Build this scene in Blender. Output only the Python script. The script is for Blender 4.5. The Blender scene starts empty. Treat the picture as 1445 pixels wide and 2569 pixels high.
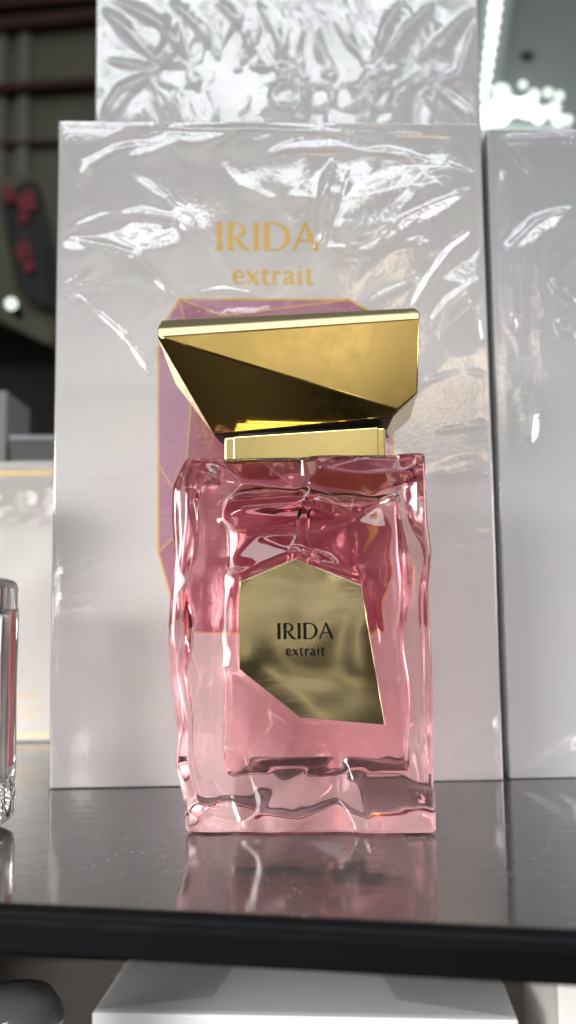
import bpy, bmesh, random
import numpy as np
from math import sin, cos, tan, radians, pi, atan2, sqrt
from mathutils import Vector, Matrix
from mathutils.geometry import delaunay_2d_cdt

scene = bpy.context.scene
col = scene.collection
MM = 0.001
rng = np.random.default_rng(11)

# ------------------------------------------------------------------ camera
FPX = 2400.0
PITCH, ROLL = radians(6.0), radians(0.7)
CAM = np.array([0.0, -0.275, 0.0564])
_F = np.array([0, cos(PITCH), sin(PITCH)])
_U = np.array([0, -sin(PITCH), cos(PITCH)])
_R = np.array([1.0, 0, 0])
RC = _R * cos(ROLL) - _U * sin(ROLL)
UC = _U * cos(ROLL) + _R * sin(ROLL)

def ray(x, y):
    return _F * FPX + RC * (x - 722.5) - UC * (y - 1284.5)

def on_z(x, y, z=0.0):
    d = ray(x, y); return CAM + d * (z - CAM[2]) / d[2]

def on_plane(x, y, P, n):
    d = ray(x, y); return CAM + d * np.dot(np.asarray(P) - CAM, n) / np.dot(d, n)

def on_y(x, y, Y):
    return on_plane(x, y, np.array([0, Y, 0.0]), np.array([0, 1.0, 0]))

cd = bpy.data.cameras.new('camera')
cam = bpy.data.objects.new('camera', cd); col.objects.link(cam)
M = Matrix((RC, UC, -_F)).transposed().to_4x4(); M.translation = Vector(CAM)
cam.matrix_world = M
cd.sensor_fit = 'VERTICAL'; cd.sensor_height = 36.0; cd.sensor_width = 24.0
cd.lens = FPX / 2569.0 * 36.0
cd.clip_start = 0.01; cd.clip_end = 50
cd.dof.use_dof = True; cd.dof.focus_distance = 0.262
cd.dof.aperture_fstop = cd.lens / 3.6
scene.camera = cam

# ------------------------------------------------------------------ helpers
def tag(o, label=None, cat=None, group=None, kind=None):
    if label: o['label'] = label
    if cat: o['category'] = cat
    if group: o['group'] = group
    if kind: o['kind'] = kind
    return o

def empty(name, loc=(0, 0, 0), rz=0.0):
    o = bpy.data.objects.new(name, None); col.objects.link(o)
    o.location = loc; o.rotation_euler = (0, 0, rz); o.empty_display_size = 0.01
    return o

def mesh_obj(name, verts, faces, mat, parent=None, smooth=False):
    me = bpy.data.meshes.new(name)
    me.from_pydata([tuple(map(float, v)) for v in verts], [], faces)
    me.update()
    for m in (mat if isinstance(mat, (list, tuple)) else [mat]): me.materials.append(m)
    if smooth:
        me.polygons.foreach_set('use_smooth', [True] * len(me.polygons))
    o = bpy.data.objects.new(name, me); col.objects.link(o)
    if parent: o.parent = parent
    return o

def bm_obj(name, bm, mat, parent=None, smooth=False):
    bmesh.ops.recalc_face_normals(bm, faces=bm.faces[:])
    me = bpy.data.meshes.new(name); bm.to_mesh(me); bm.free()
    for m in (mat if isinstance(mat, (list, tuple)) else [mat]): me.materials.append(m)
    if smooth: me.polygons.foreach_set('use_smooth', [True] * len(me.polygons))
    o = bpy.data.objects.new(name, me); col.objects.link(o)
    if parent: o.parent = parent
    return o

def box_bm(bm, x0, x1, y0, y1, z0, z1, bev=0.0, seg=2):
    r = bmesh.ops.create_cube(bm, size=1.0)
    vs = r['verts']
    for v in vs:
        v.co = Vector(((x0 + x1) / 2 + v.co.x * (x1 - x0), (y0 + y1) / 2 + v.co.y * (y1 - y0), (z0 + z1) / 2 + v.co.z * (z1 - z0)))
    if bev:
        es = {e for v in vs for e in v.link_edges}
        bmesh.ops.bevel(bm, geom=list(es), offset=bev, segments=seg, affect='EDGES', profile=0.5)

def box(name, x0, x1, y0, y1, z0, z1, mat, parent=None, bev=0.0, seg=2):
    bm = bmesh.new(); box_bm(bm, x0, x1, y0, y1, z0, z1, bev, seg)
    return bm_obj(name, bm, mat, parent)

def prism_bm(bm, poly, to3, h0, h1, mi=0, bev=0):
    """extrude a 2-D polygon between heights h0 and h1; to3(a, b, h) -> xyz"""
    lo = [bm.verts.new(to3(a, b, h0)) for a, b in poly]
    hi = [bm.verts.new(to3(a, b, h1)) for a, b in poly]
    n = len(poly); fs = [bm.faces.new(hi), bm.faces.new(lo[::-1])]
    for i in range(n):
        fs.append(bm.faces.new([lo[i], lo[(i + 1) % n], hi[(i + 1) % n], hi[i]]))
    for f in fs: f.material_index = mi
    if bev:
        bmesh.ops.bevel(bm, geom=list(fs[0].edges), offset=bev, segments=2, affect='EDGES', profile=.5)

# ------------------------------------------------------------------ numpy noise
_perm = rng.permutation(512)
_grad = rng.normal(size=(512, 2)); _grad /= np.linalg.norm(_grad, axis=1)[:, None]
def perlin(x, y, seed=0):
    x = np.asarray(x, float) + seed * 17.31; y = np.asarray(y, float) + seed * 9.77
    xi = np.floor(x).astype(int); yi = np.floor(y).astype(int); xf = x - xi; yf = y - yi
    def g(ix, iy, dx, dy):
        h = _perm[(_perm[ix & 511] + iy) & 511]
        return _grad[h, 0] * dx + _grad[h, 1] * dy
    u = xf ** 3 * (xf * (xf * 6 - 15) + 10); v = yf ** 3 * (yf * (yf * 6 - 15) + 10)
    a = g(xi, yi, xf, yf); b = g(xi + 1, yi, xf - 1, yf); c = g(xi, yi + 1, xf, yf - 1); d = g(xi + 1, yi + 1, xf - 1, yf - 1)
    return 1.4 * (a + u * (b - a) + v * (c - a) + u * v * (a - b - c + d))

def ridged(x, y, seed=0, octv=3):
    out = 0; amp = 1.0; f = 1.0
    for k in range(octv):
        out = out + amp * (1 - np.abs(perlin(x * f, y * f, seed + 3 * k))) ** 2.2
        amp *= 0.45; f *= 2.1
    return out

def smoothstep(a, b, x):
    t = np.clip((x - a) / (b - a), 0, 1); return t * t * (3 - 2 * t)

# ------------------------------------------------------------------ materials
def mat(name):
    m = bpy.data.materials.new(name); m.use_nodes = True
    nt = m.node_tree; nt.nodes.clear()
    out = nt.nodes.new('ShaderNodeOutputMaterial')
    return m, nt, out

def N(nt, kind, **kw):
    n = nt.nodes.new(kind)
    for k, v in kw.items():
        if k in n.inputs: n.inputs[k].default_value = v
        else: setattr(n, k, v)
    return n

def principled(name, color, rough=0.5, metal=0.0, ior=1.5, bump=None, noise=None, rvar=None, stretch=(1, 1, 1), **kw):
    m, nt, out = mat(name)
    b = N(nt, 'ShaderNodeBsdfPrincipled'); nt.links.new(b.outputs[0], out.inputs[0])
    b.inputs['Base Color'].default_value = (*color, 1); b.inputs['Roughness'].default_value = rough
    b.inputs['Metallic'].default_value = metal; b.inputs['IOR'].default_value = ior
    for k, v in kw.items(): b.inputs[k].default_value = v
    tc = N(nt, 'ShaderNodeTexCoord'); mp = N(nt, 'ShaderNodeMapping'); mp.inputs['Scale'].default_value = stretch
    nt.links.new(tc.outputs['Object'], mp.inputs[0])
    if noise:
        sc, amt = noise
        t = N(nt, 'ShaderNodeTexNoise'); t.inputs['Scale'].default_value = sc; t.inputs['Detail'].default_value = 5
        nt.links.new(mp.outputs[0], t.inputs['Vector'])
        mx = N(nt, 'ShaderNodeMix', data_type='RGBA')
        nt.links.new(t.outputs['Fac'], mx.inputs['Factor'])
        mx.inputs['A'].default_value = (*[c * (1 - amt) for c in color], 1) if 'A' in mx.inputs else (0, 0, 0, 1)
        mx.inputs[6].default_value = (*[c * (1 - amt) for c in color], 1)
        mx.inputs[7].default_value = (*[min(1, c * (1 + amt)) for c in color], 1)
        nt.links.new(mx.outputs[2], b.inputs['Base Color'])
    if rvar:
        sc, lo, hi = rvar
        t = N(nt, 'ShaderNodeTexNoise'); t.inputs['Scale'].default_value = sc; t.inputs['Detail'].default_value = 6
        nt.links.new(mp.outputs[0], t.inputs['Vector'])
        r = N(nt, 'ShaderNodeMapRange'); r.inputs[1].default_value = .35; r.inputs[2].default_value = .7; r.inputs[3].default_value = lo; r.inputs[4].default_value = hi
        nt.links.new(t.outputs['Fac'], r.inputs[0]); nt.links.new(r.outputs[0], b.inputs['Roughness'])
    if bump:
        sc, st, dist = bump
        t = N(nt, 'ShaderNodeTexNoise'); t.inputs['Scale'].default_value = sc; t.inputs['Detail'].default_value = 4
        nt.links.new(mp.outputs[0], t.inputs['Vector'])
        bp = N(nt, 'ShaderNodeBump'); bp.inputs['Strength'].default_value = st; bp.inputs['Distance'].default_value = dist
        nt.links.new(t.outputs['Fac'], bp.inputs['Height']); nt.links.new(bp.outputs[0], b.inputs['Normal'])
    return m

def glass(name, ior, color=(1, 1, 1), absorb=None, rough=0.0):
    m, nt, out = mat(name)
    g = N(nt, 'ShaderNodeBsdfGlass'); g.inputs['Color'].default_value = (*color, 1)
    g.inputs['Roughness'].default_value = rough; g.inputs['IOR'].default_value = ior
    nt.links.new(g.outputs[0], out.inputs[0])
    if absorb:
        c, d = absorb
        v = N(nt, 'ShaderNodeVolumeAbsorption'); v.inputs['Color'].default_value = (*c, 1); v.inputs['Density'].default_value = d
        nt.links.new(v.outputs[0], out.inputs['Volume'])
    return m

def film(name, rough=0.1, base=0.02, gain=1.9):
    """clear cellophane: looks straight through, mirrors a few per cent, a little iridescent"""
    m, nt, out = mat(name)
    tr = N(nt, 'ShaderNodeBsdfTransparent'); gl = N(nt, 'ShaderNodeBsdfGlossy'); gl.inputs['Roughness'].default_value = rough
    lw_ = N(nt, 'ShaderNodeLayerWeight'); lw_.inputs['Blend'].default_value = .5
    fr = N(nt, 'ShaderNodeMath', operation='POWER'); fr.inputs[1].default_value = 4.5; nt.links.new(lw_.outputs['Facing'], fr.inputs[0])
    ma = N(nt, 'ShaderNodeMath', operation='MULTIPLY_ADD', use_clamp=True); ma.inputs[1].default_value = .8; ma.inputs[2].default_value = .042 * gain + base
    nt.links.new(fr.outputs[0], ma.inputs[0])
    tc = N(nt, 'ShaderNodeTexCoord'); t = N(nt, 'ShaderNodeTexNoise'); t.inputs['Scale'].default_value = 55; t.inputs['Detail'].default_value = 3
    nt.links.new(tc.outputs['Object'], t.inputs['Vector'])
    cr = N(nt, 'ShaderNodeValToRGB'); e = cr.color_ramp.elements
    e[0].position = .3; e[0].color = (.86, .96, 1, 1); e[1].position = .7; e[1].color = (1, .9, .98, 1)
    x = e.new(.42); x.color = (.92, 1, .95, 1); x = e.new(.5); x.color = (1, 1, 1, 1); x = e.new(.6); x.color = (.93, .92, 1, 1)
    nt.links.new(t.outputs['Fac'], cr.inputs[0]); nt.links.new(cr.outputs[0], gl.inputs['Color'])
    t2 = N(nt, 'ShaderNodeTexNoise'); t2.inputs['Scale'].default_value = 900; t2.inputs['Detail'].default_value = 3
    nt.links.new(tc.outputs['Object'], t2.inputs['Vector'])
    bp = N(nt, 'ShaderNodeBump'); bp.inputs['Strength'].default_value = .22; bp.inputs['Distance'].default_value = .0003
    nt.links.new(t2.outputs['Fac'], bp.inputs['Height']); nt.links.new(bp.outputs[0], gl.inputs['Normal'])
    mx = N(nt, 'ShaderNodeMixShader')
    nt.links.new(ma.outputs[0], mx.inputs[0]); nt.links.new(tr.outputs[0], mx.inputs[1]); nt.links.new(gl.outputs[0], mx.inputs[2])
    nt.links.new(mx.outputs[0], out.inputs[0])
    return m

def emit(name, color, s):
    m, nt, out = mat(name)
    e = N(nt, 'ShaderNodeEmission'); e.inputs['Color'].default_value = (*color, 1); e.inputs['Strength'].default_value = s
    nt.links.new(e.outputs[0], out.inputs[0]); return m

WHITE = principled('white_card', (.76, .75, .745), .38, bump=(1400, .06, .0002), noise=(9, .012))
WHITE_COOL = principled('cool_white_card', (.66, .67, .70), .65, bump=(1400, .06, .0002), noise=(9, .012))
CREAM = principled('cream_card', (.74, .71, .66), .4, noise=(9, .015))
FILM = film('cellophane', .115, .055, 2.1)
FILM_SOFT = film('smooth_cellophane', .16, .0, 1.2)
GOLD = principled('gold_metal', (.82, .585, .19), .13, 1.0, bump=(45, .012, .0008), rvar=(300, .10, .16))
GOLD_PALE = principled('pale_gold_metal', (.76, .61, .25), .12, 1.0, bump=(90, .05, .0008))
GOLD_FOIL = principled('gold_foil', (.86, .56, .13), .34, .4, bump=(900, .2, .0003))
def waved(m, scale, strength, dist):
    """a slow waviness under the fine grain of a metal plate"""
    nt = m.node_tree; bp = next(n for n in nt.nodes if n.type == 'BUMP'); tc = next(n for n in nt.nodes if n.type == 'TEX_COORD')
    t = N(nt, 'ShaderNodeTexNoise'); t.inputs['Scale'].default_value = scale; t.inputs['Detail'].default_value = .6; t.inputs['Distortion'].default_value = .6
    nt.links.new(tc.outputs['Object'], t.inputs['Vector'])
    b2 = N(nt, 'ShaderNodeBump'); b2.inputs['Strength'].default_value = strength; b2.inputs['Distance'].default_value = dist
    nt.links.new(t.outputs['Fac'], b2.inputs['Height']); nt.links.new(b2.outputs[0], bp.inputs['Normal'])
    return m
BRASS = principled('brushed_brass', (.50, .42, .225), .16, 1.0, bump=(90, .06, .0002), stretch=(3, 3, 90), rvar=(60, .17, .24))
waved(BRASS, 40, 1.0, .0046)
BLACK = principled('black_ink', (.004, .004, .004), .6, **{'Specular IOR Level': .08})
BLACK_PLASTIC = principled('black_plastic', (.012, .012, .013), .35, rvar=(60, .28, .5))
PINK_PRINT = principled('rose_print', (.46, .185, .275), .35, noise=(40, .06))
MAUVE_PRINT = principled('mauve_print', (.52, .25, .37), .35, noise=(40, .06))
ROSE_PRINT = principled('deep_rose_print', (.38, .12, .17), .35, noise=(40, .06))
SHELF_GLASS = principled('dark_shelf_glass', (.070, .070, .066), .05, 0, 1.43, rvar=(40, .03, .17), noise=(420, .5), bump=(95, .11, .0006), stretch=(1, 2.2, 1))
def dusty(m, scale, lo, color):
    """specks of settled dust on a glossy surface"""
    nt = m.node_tree; b = next(n for n in nt.nodes if n.type == 'BSDF_PRINCIPLED'); out = next(n for n in nt.nodes if n.type == 'OUTPUT_MATERIAL'); tc = next(n for n in nt.nodes if n.type == 'TEX_COORD')
    t = N(nt, 'ShaderNodeTexVoronoi'); t.inputs['Scale'].default_value = scale; nt.links.new(tc.outputs['Object'], t.inputs['Vector'])
    t2 = N(nt, 'ShaderNodeTexNoise'); t2.inputs['Scale'].default_value = 30; t2.inputs['Detail'].default_value = 4; nt.links.new(tc.outputs['Object'], t2.inputs['Vector'])
    mr = N(nt, 'ShaderNodeMapRange'); mr.inputs[1].default_value = .35; mr.inputs[2].default_value = .7; mr.inputs[3].default_value = .04; mr.inputs[4].default_value = lo; nt.links.new(t2.outputs['Fac'], mr.inputs[0])
    lt = N(nt, 'ShaderNodeMath', operation='LESS_THAN'); nt.links.new(t.outputs['Distance'], lt.inputs[0]); nt.links.new(mr.outputs[0], lt.inputs[1])
    mu = N(nt, 'ShaderNodeMath', operation='MULTIPLY'); mu.inputs[1].default_value = .55; nt.links.new(lt.outputs[0], mu.inputs[0])
    d = N(nt, 'ShaderNodeBsdfDiffuse'); d.inputs['Color'].default_value = (*color, 1)
    mx = N(nt, 'ShaderNodeMixShader'); nt.links.new(mu.outputs[0], mx.inputs[0]); nt.links.new(b.outputs[0], mx.inputs[1]); nt.links.new(d.outputs[0], mx.inputs[2]); nt.links.new(mx.outputs[0], out.inputs[0])
    return m
dusty(SHELF_GLASS, 420, .17, (.45, .44, .42))
EDGE = principled('black_shelf_edge', (.004, .0045, .0055), .6, bump=(1500, .2, .0003), rvar=(80, .5, .7), **{'Specular IOR Level': .05})
GLASS = glass('rose_tinted_glass', 1.5, (1, .99, .99), ((.975, .37, .43), 13))
LIQUID = glass('pink_perfume', 1.36 / 1.5, (1, 1, 1), ((.985, .31, .37), 17))
LIQ_TOP = glass('perfume_surface', 1.36, (1, 1, 1), ((.985, .31, .37), 17))
AIR = glass('inner_glass_wall', 1 / 1.5)
CLEAR = glass('clear_glass', 1.5, (1, 1, 1), ((.75, .8, .78), 4))
RED_LIQ = glass('pale_perfume', 1.36 / 1.5, (1, 1, 1), ((.9, .82, .78), 14))
RED_CORE = principled('red_backing', (.42, .05, .06), .35)
TUBE = glass('clear_plastic_tube', 1.10, (1, .96, .96))

# ------------------------------------------------------------------ lettering (drawn as tapering strokes)
def arc(cx, cy, rx, ry, a0, a1, n=14):
    return [(cx + rx * cos(radians(a0 + (a1 - a0) * i / n)), cy + ry * sin(radians(a0 + (a1 - a0) * i / n))) for i in range(n + 1)]

def wprof(ws, n):
    return [float(np.interp(i / (n - 1), np.linspace(0, 1, len(ws)), ws)) for i in range(n)]

def irida_strokes():
    S = []
    st = [.185, .165, .16, .165, .185]
    for x in (.085, 1.33): S.append(([(x, 1), (x, .75), (x, .5), (x, .25), (x, 0)], st))
    S.append(([(.46, 1), (.46, .75), (.46, .5), (.46, .25), (.46, 0)], st))
    S.append(([(.46, .965), (.62, .965)] + arc(.64, .72, .26, .245, 90, -90, 16) + [(.50, .475)], [.05, .05, .06, .13, .145, .12, .06, .05]))
    S.append(([(.63, .475), (.74, .32), (.86, .15), (.98, .05), (1.12, .012)], [.07, .13, .14, .11, .03]))
    S.append(([(1.68, 1), (1.68, .75), (1.68, .5), (1.68, .25), (1.68, 0)], st))
    S.append(([(1.66, .968), (1.86, .968)] + arc(1.92, .5, .46, .468, 90, -90, 20) + [(1.86, .032), (1.66, .032)], [.055, .055, .07, .14, .165, .14, .07, .055, .055]))
    S.append(([(2.99, .99), (2.80, .5), (2.58, 0)], [.07, .075, .085]))
    S.append(([(2.97, .99), (3.17, .5), (3.36, 0)], [.09, .135, .16]))
    S.append(([(2.75, .37), (3.24, .37)], [.055, .055]))
    return S

def extrait_strokes(k=1.0, x0=.49, y0=-1.0):
    h = .415; S = []
    def put(pts, w): S.append(([(x0 + (x - .49) * k, y0 + y * k) for x, y in pts], [q * k for q in w]))
    put([(.53, .235), (.80, .235)] + arc(.675, .225, .135, .19, 5, 285, 20) + [(.80, .06), (.845, .09)], [.04, .045, .05, .07, .10, .10, .08, .05, .03])   # e
    put([(.93, h), (1.25, 0)], [.10, .105]); put([(1.24, h), (.93, 0)], [.045, .045])                                                              # x
    for tx in (1.43, 2.735):                                                                                                                      # t
        put([(tx, .50), (tx, .3), (tx, .12), (tx + .03, .035), (tx + .10, .012), (tx + .165, .045)], [.05, .10, .10, .09, .06, .03])
        put([(tx - .085, .385), (tx + .15, .395)], [.045, .05])
    put([(1.725, h), (1.725, .2), (1.725, 0)], [.10, .095, .10]); put([(1.74, .27), (1.79, .37), (1.86, .395), (1.915, .37)], [.04, .07, .085, .06])   # r
    put([(2.02, .35), (2.08, .395), (2.15, .40), (2.22, .36), (2.24, .27), (2.24, .1), (2.27, .03), (2.345, .03)], [.06, .055, .06, .09, .10, .10, .08, .03])   # a
    put([(2.24, .255), (2.12, .225), (2.04, .16), (2.03, .08), (2.09, .025), (2.17, .045), (2.24, .11)], [.04, .05, .08, .09, .06, .045, .04])
    put([(2.475, h), (2.475, .2), (2.475, 0)], [.10, .095, .10])                                                                                  # i
    put([(2.435, .545), (2.515, .545)], [.075, .075])
    return S

def letters(name, strokes, to3, h, mats, parent):
    """strokes in letter units; to3(a, b, h) -> parent space"""
    bm = bmesh.new()
    for k, (pts, ws) in enumerate(strokes):
        P = [np.array(p, float) for p in pts]; W = wprof(ws, len(P)); L, Rr = [], []
        for i, p in enumerate(P):
            t = P[min(i + 1, len(P) - 1)] - P[max(i - 1, 0)]; t /= max(1e-9, np.linalg.norm(t)); nn = np.array([-t[1], t[0]])
            L.append(p + nn * W[i] / 2); Rr.append(p - nn * W[i] / 2)
        hh = h * (1 + .06 * (k % 4))
        lt = [bm.verts.new(to3(*q, hh)) for q in L]; rt = [bm.verts.new(to3(*q, hh)) for q in Rr]
        lb = [bm.verts.new(to3(*q, 0)) for q in L]; rb = [bm.verts.new(to3(*q, 0)) for q in Rr]
        n = len(P)
        for i in range(n - 1):
            bm.faces.new([lt[i], rt[i], rt[i + 1], lt[i + 1]])
            bm.faces.new([lb[i], lt[i], lt[i + 1], lb[i + 1]])
            bm.faces.new([rt[i], rb[i], rb[i + 1], rt[i + 1]])
        bm.faces.new([lt[0], lb[0], rb[0], rt[0]]); bm.faces.new([lt[-1], rt[-1], rb[-1], lb[-1]])
    return bm_obj(name, bm, mats, parent)

# ------------------------------------------------------------------ wrinkled film on a box
def crease(H, X, Z, pts, width, amp, skew=0.0):
    """add a fold along a polyline (face millimetres), fading towards its ends"""
    best = np.full(X.shape, 1e9); tt = np.zeros(X.shape); sd = np.zeros(X.shape)
    P = [np.array(p, float) for p in pts]; lens = [np.linalg.norm(P[i + 1] - P[i]) for i in range(len(P) - 1)]; tot = sum(lens); acc = 0
    for i in range(len(P) - 1):
        a, d = P[i], P[i + 1] - P[i]; l2 = max(1e-9, d @ d)
        t = np.clip(((X - a[0]) * d[0] + (Z - a[1]) * d[1]) / l2, 0, 1)
        qx, qz = X - a[0] - t * d[0], Z - a[1] - t * d[1]; q = np.hypot(qx, qz)
        s = np.sign(d[0] * qz - d[1] * qx)
        m = q < best; best = np.where(m, q, best); tt = np.where(m, (acc + t * lens[i]) / tot, tt); sd = np.where(m, s, sd); acc += lens[i]
    w = width * (1 + skew * sd) * (.55 + .45 * np.sin(pi * np.clip(tt * 1.05, 0, 1)))
    fade = np.clip(np.minimum(tt, 1 - tt) * 6, .15, 1)
    H += amp * fade * np.exp(-(best / w) ** 1.6)

def wrapped_sheet(name, W, Hh, D, step, heightfn, material, parent, gap=.35, lip=None):
    """film over the front, running back over all four edges; box-local: front plane y=0, x 0..W, z 0..Hh (mm)"""
    nx, nz = int(W / step) + 1, int(Hh / step) + 1
    xs, zs = np.linspace(0, W, nx), np.linspace(0, Hh, nz)
    X, Z = np.meshgrid(xs, zs)
    Hm = heightfn(X, Z)
    e = np.minimum.reduce([X, W - X, Z, Hh - Z]); Hm = Hm * smoothstep(0, 3.5, e)
    Y = -gap - np.maximum(Hm, -gap * .6)
    # rings round the edge
    Xb = np.pad(X, 3, mode='edge'); Zb = np.pad(Z, 3, mode='edge'); Yb = np.pad(Y, 3, mode='edge')
    sh, sw = Xb.shape
    depth = [D, .5, -.05]
    for k, (off, dep) in enumerate(zip((.35, .35, .22), depth)):
        j = k
        Xb[:, j] = -off; Xb[:, sw - 1 - j] = W + off
        Zb[j, :] = .12 ; Zb[sh - 1 - j, :] = Hh + off
    for k, dep in enumerate(depth):
        Yb[k, :] = np.maximum(Yb[k, :], dep); Yb[sh - 1 - k, :] = np.maximum(Yb[sh - 1 - k, :], dep)
        Yb[:, k] = np.maximum(Yb[:, k], dep); Yb[:, sw - 1 - k] = np.maximum(Yb[:, sw - 1 - k], dep)
    V = np.stack([Xb, Yb, Zb], -1).reshape(-1, 3) * MM
    idx = np.arange(sh * sw).reshape(sh, sw)
    F = np.stack([idx[:-1, :-1], idx[:-1, 1:], idx[1:, 1:], idx[1:, :-1]], -1).reshape(-1, 4)
    me = bpy.data.meshes.new(name)
    me.vertices.add(len(V)); me.vertices.foreach_set('co', V.ravel())
    me.loops.add(F.size); me.loops.foreach_set('vertex_index', F.ravel().astype(np.int32))
    me.polygons.add(len(F)); me.polygons.foreach_set('loop_start', np.arange(0, F.size, 4, dtype=np.int32))
    me.polygons.foreach_set('use_smooth', np.ones(len(F), bool))
    me.update(); me.validate(); me.materials.append(material)
    o = bpy.data.objects.new(name, me); col.objects.link(o); o.parent = parent
    return o

def carton(name, label, cat, origin, yaw, W, Hh, D, card, group=None, bev=.5):
    """a white box standing with its front-bottom-left corner at origin"""
    t = empty(name, origin, yaw); tag(t, label, cat, group)
    box('carton', 0, W * MM, 0, D * MM, .15 * MM, Hh * MM, card, t, bev * MM, 3)
    return t

# ================================================================== THE SHELF
eA, eB = on_z(0, 2275), on_z(1445, 2345)
ed = (eB - eA) / np.linalg.norm(eB - eA); en = np.array([-ed[1], ed[0], 0])       # en points back
shelf = empty('glass_shelf', tuple(eA)); tag(shelf, 'dark mirror-like glass shelf with a thick black front edge carrying bottles and boxes', 'shelf')
TH = .0088
fl = eA - ed * .55; fr = eA + ed * .75
def rel(p): return (p[0] - eA[0], p[1] - eA[1])
bm = bmesh.new()
prism_bm(bm, [rel(fl + en * .0032), rel(fr + en * .0032), (rel(fr)[0], .62), (rel(fl)[0], .62)], lambda a, b, h: (a, b, h), -TH, 0)
bm_obj('glass_top', bm, SHELF_GLASS, shelf)
# edge strip: chamfered bar in front of the glass, fine ribs on the chamfer
bm = bmesh.new()
prof = [(.0031, -.0001), (.0016, -.00015), (-.0002, -.0019), (-.0006, -.0030), (-.0006, -TH + .0008), (.0002, -TH + .0001), (.0031, -TH + .0001)]
nn = 2
rings = []
for q in (fl, fr):
    rings.append([bm.verts.new((*rel(q + en * a), b)) for a, b in prof])
for i in range(len(prof)):
    j = (i + 1) % len(prof)
    bm.faces.new([rings[0][i], rings[0][j], rings[1][j], rings[1][i]])
bm.faces.new(rings[0]); bm.faces.new(rings[1][::-1])
edge_o = bm_obj('edge_strip', bm, EDGE, shelf)
# ribs
bm = bmesh.new()
L = .16
for k in range(150):
    s = -.02 + k * .00095
    c = eA + ed * s
    a0, b0 = .0018, -.0002; a1, b1 = .0002, -.0015
    for (a, b, up) in ((a0, b0, .00009), (a1, b1, .00009)): pass
    p = [c + en * a0, c + ed * .00045 + en * a0, c + ed * .00075 + en * a1, c + ed * .0003 + en * a1]
    zz = [b0, b0, b1, b1]
    lo = [bm.verts.new((*rel(q), z - .0003)) for q, z in zip(p, zz)]
    hi = [bm.verts.new((*rel(q - en * .00006), z + .00004)) for q, z in zip(p, zz)]
    bm.faces.new(hi)
    for i in range(4): bm.faces.new([lo[i], lo[(i + 1) % 4], hi[(i + 1) % 4], hi[i]])
RIB = principled('ribbed_edge', (.014, .016, .019), .4, **{'Specular IOR Level': .3})
rib = bm_obj('ribbing', bm, RIB, edge_o)

# ================================================================== THE PERFUME BOTTLE
BL, BR = on_z(470, 2093), on_z(1090, 2095)
byaw = atan2(BR[1] - BL[1], BR[0] - BL[0])
bx = np.array([cos(byaw), sin(byaw), 0]); by = np.array([-sin(byaw), cos(byaw), 0])
HW, HD, BH = 31.54, 20.0, 97.7
BO = (BL + BR) / 2 + by * HD * MM
bottle = empty('perfume_bottle', tuple(BO), byaw)
tag(bottle, 'pink chiselled glass perfume bottle with faceted gold cap and brass label plate', 'perfume bottle')

def LB(px, py, y=-HD):
    """pixel -> bottle millimetres on the plane local y"""
    p = on_plane(px, py, BO + by * y * MM, by) - BO
    return np.array([p @ bx, y, p[2]]) / MM * np.array([1, MM, 1])
def LP(px, py, y=-HD):
    q = LB(px, py, y); return (q[0], q[2])

LABEL_PX = [(741, 1402), (906, 1468), (966, 1818), (753, 1799), (601, 1678), (602, 1460)]
label = [LP(*p) for p in LABEL_PX]
def poly_sd(x, z, poly):
    """signed distance, negative inside"""
    d = np.full(np.shape(x), 1e9); ins = np.zeros(np.shape(x), bool)
    n = len(poly)
    for i in range(n):
        ax, az = poly[i]; cx, cz = poly[(i + 1) % n]; ex, ez = cx - ax, cz - az
        t = np.clip(((x - ax) * ex + (z - az) * ez) / (ex * ex + ez * ez), 0, 1)
        d = np.minimum(d, np.hypot(x - ax - t * ex, z - az - t * ez))
        c = (az > z) != (cz > z)
        with np.errstate(divide='ignore', invalid='ignore'):
            ins ^= c & (x < (cx - ax) * (z - az) / (cz - az + 1e-12) + ax)
    return np.where(ins, -d, d)

PERI = 4 * (HW + HD)
def rect_point(s, hw, hd):
    """s in mm along the HW x HD rectangle (0 = front centre, growing to the right) scaled to hw x hd -> point, normal"""
    s = (s + PERI / 2) % PERI - PERI / 2
    a = abs(s); sg = 1 if s >= 0 else -1
    if a <= HW: return (sg * a / HW * hw, -hd), (0, -1)
    if a <= HW + 2 * HD: return (sg * hw, (-HD + (a - HW)) / HD * hd), (sg, 0)
    return (sg * (HW - (a - HW - 2 * HD)) / HW * hw, hd), (0, 1)

def gauss1(A, sig, axis, wrap):
    if sig <= 0: return A
    r = int(sig * 3) + 1; k = np.exp(-.5 * (np.arange(-r, r + 1) / sig) ** 2); k /= k.sum()
    pad = [(0, 0)] * A.ndim; pad[axis] = (r, r)
    B = np.pad(A, pad, mode='wrap' if wrap else 'reflect', **({} if wrap else {'reflect_type': 'odd'}))
    return sum(k[i] * np.take(B, range(i, i + A.shape[axis]), axis=axis) for i in range(2 * r + 1))

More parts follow.
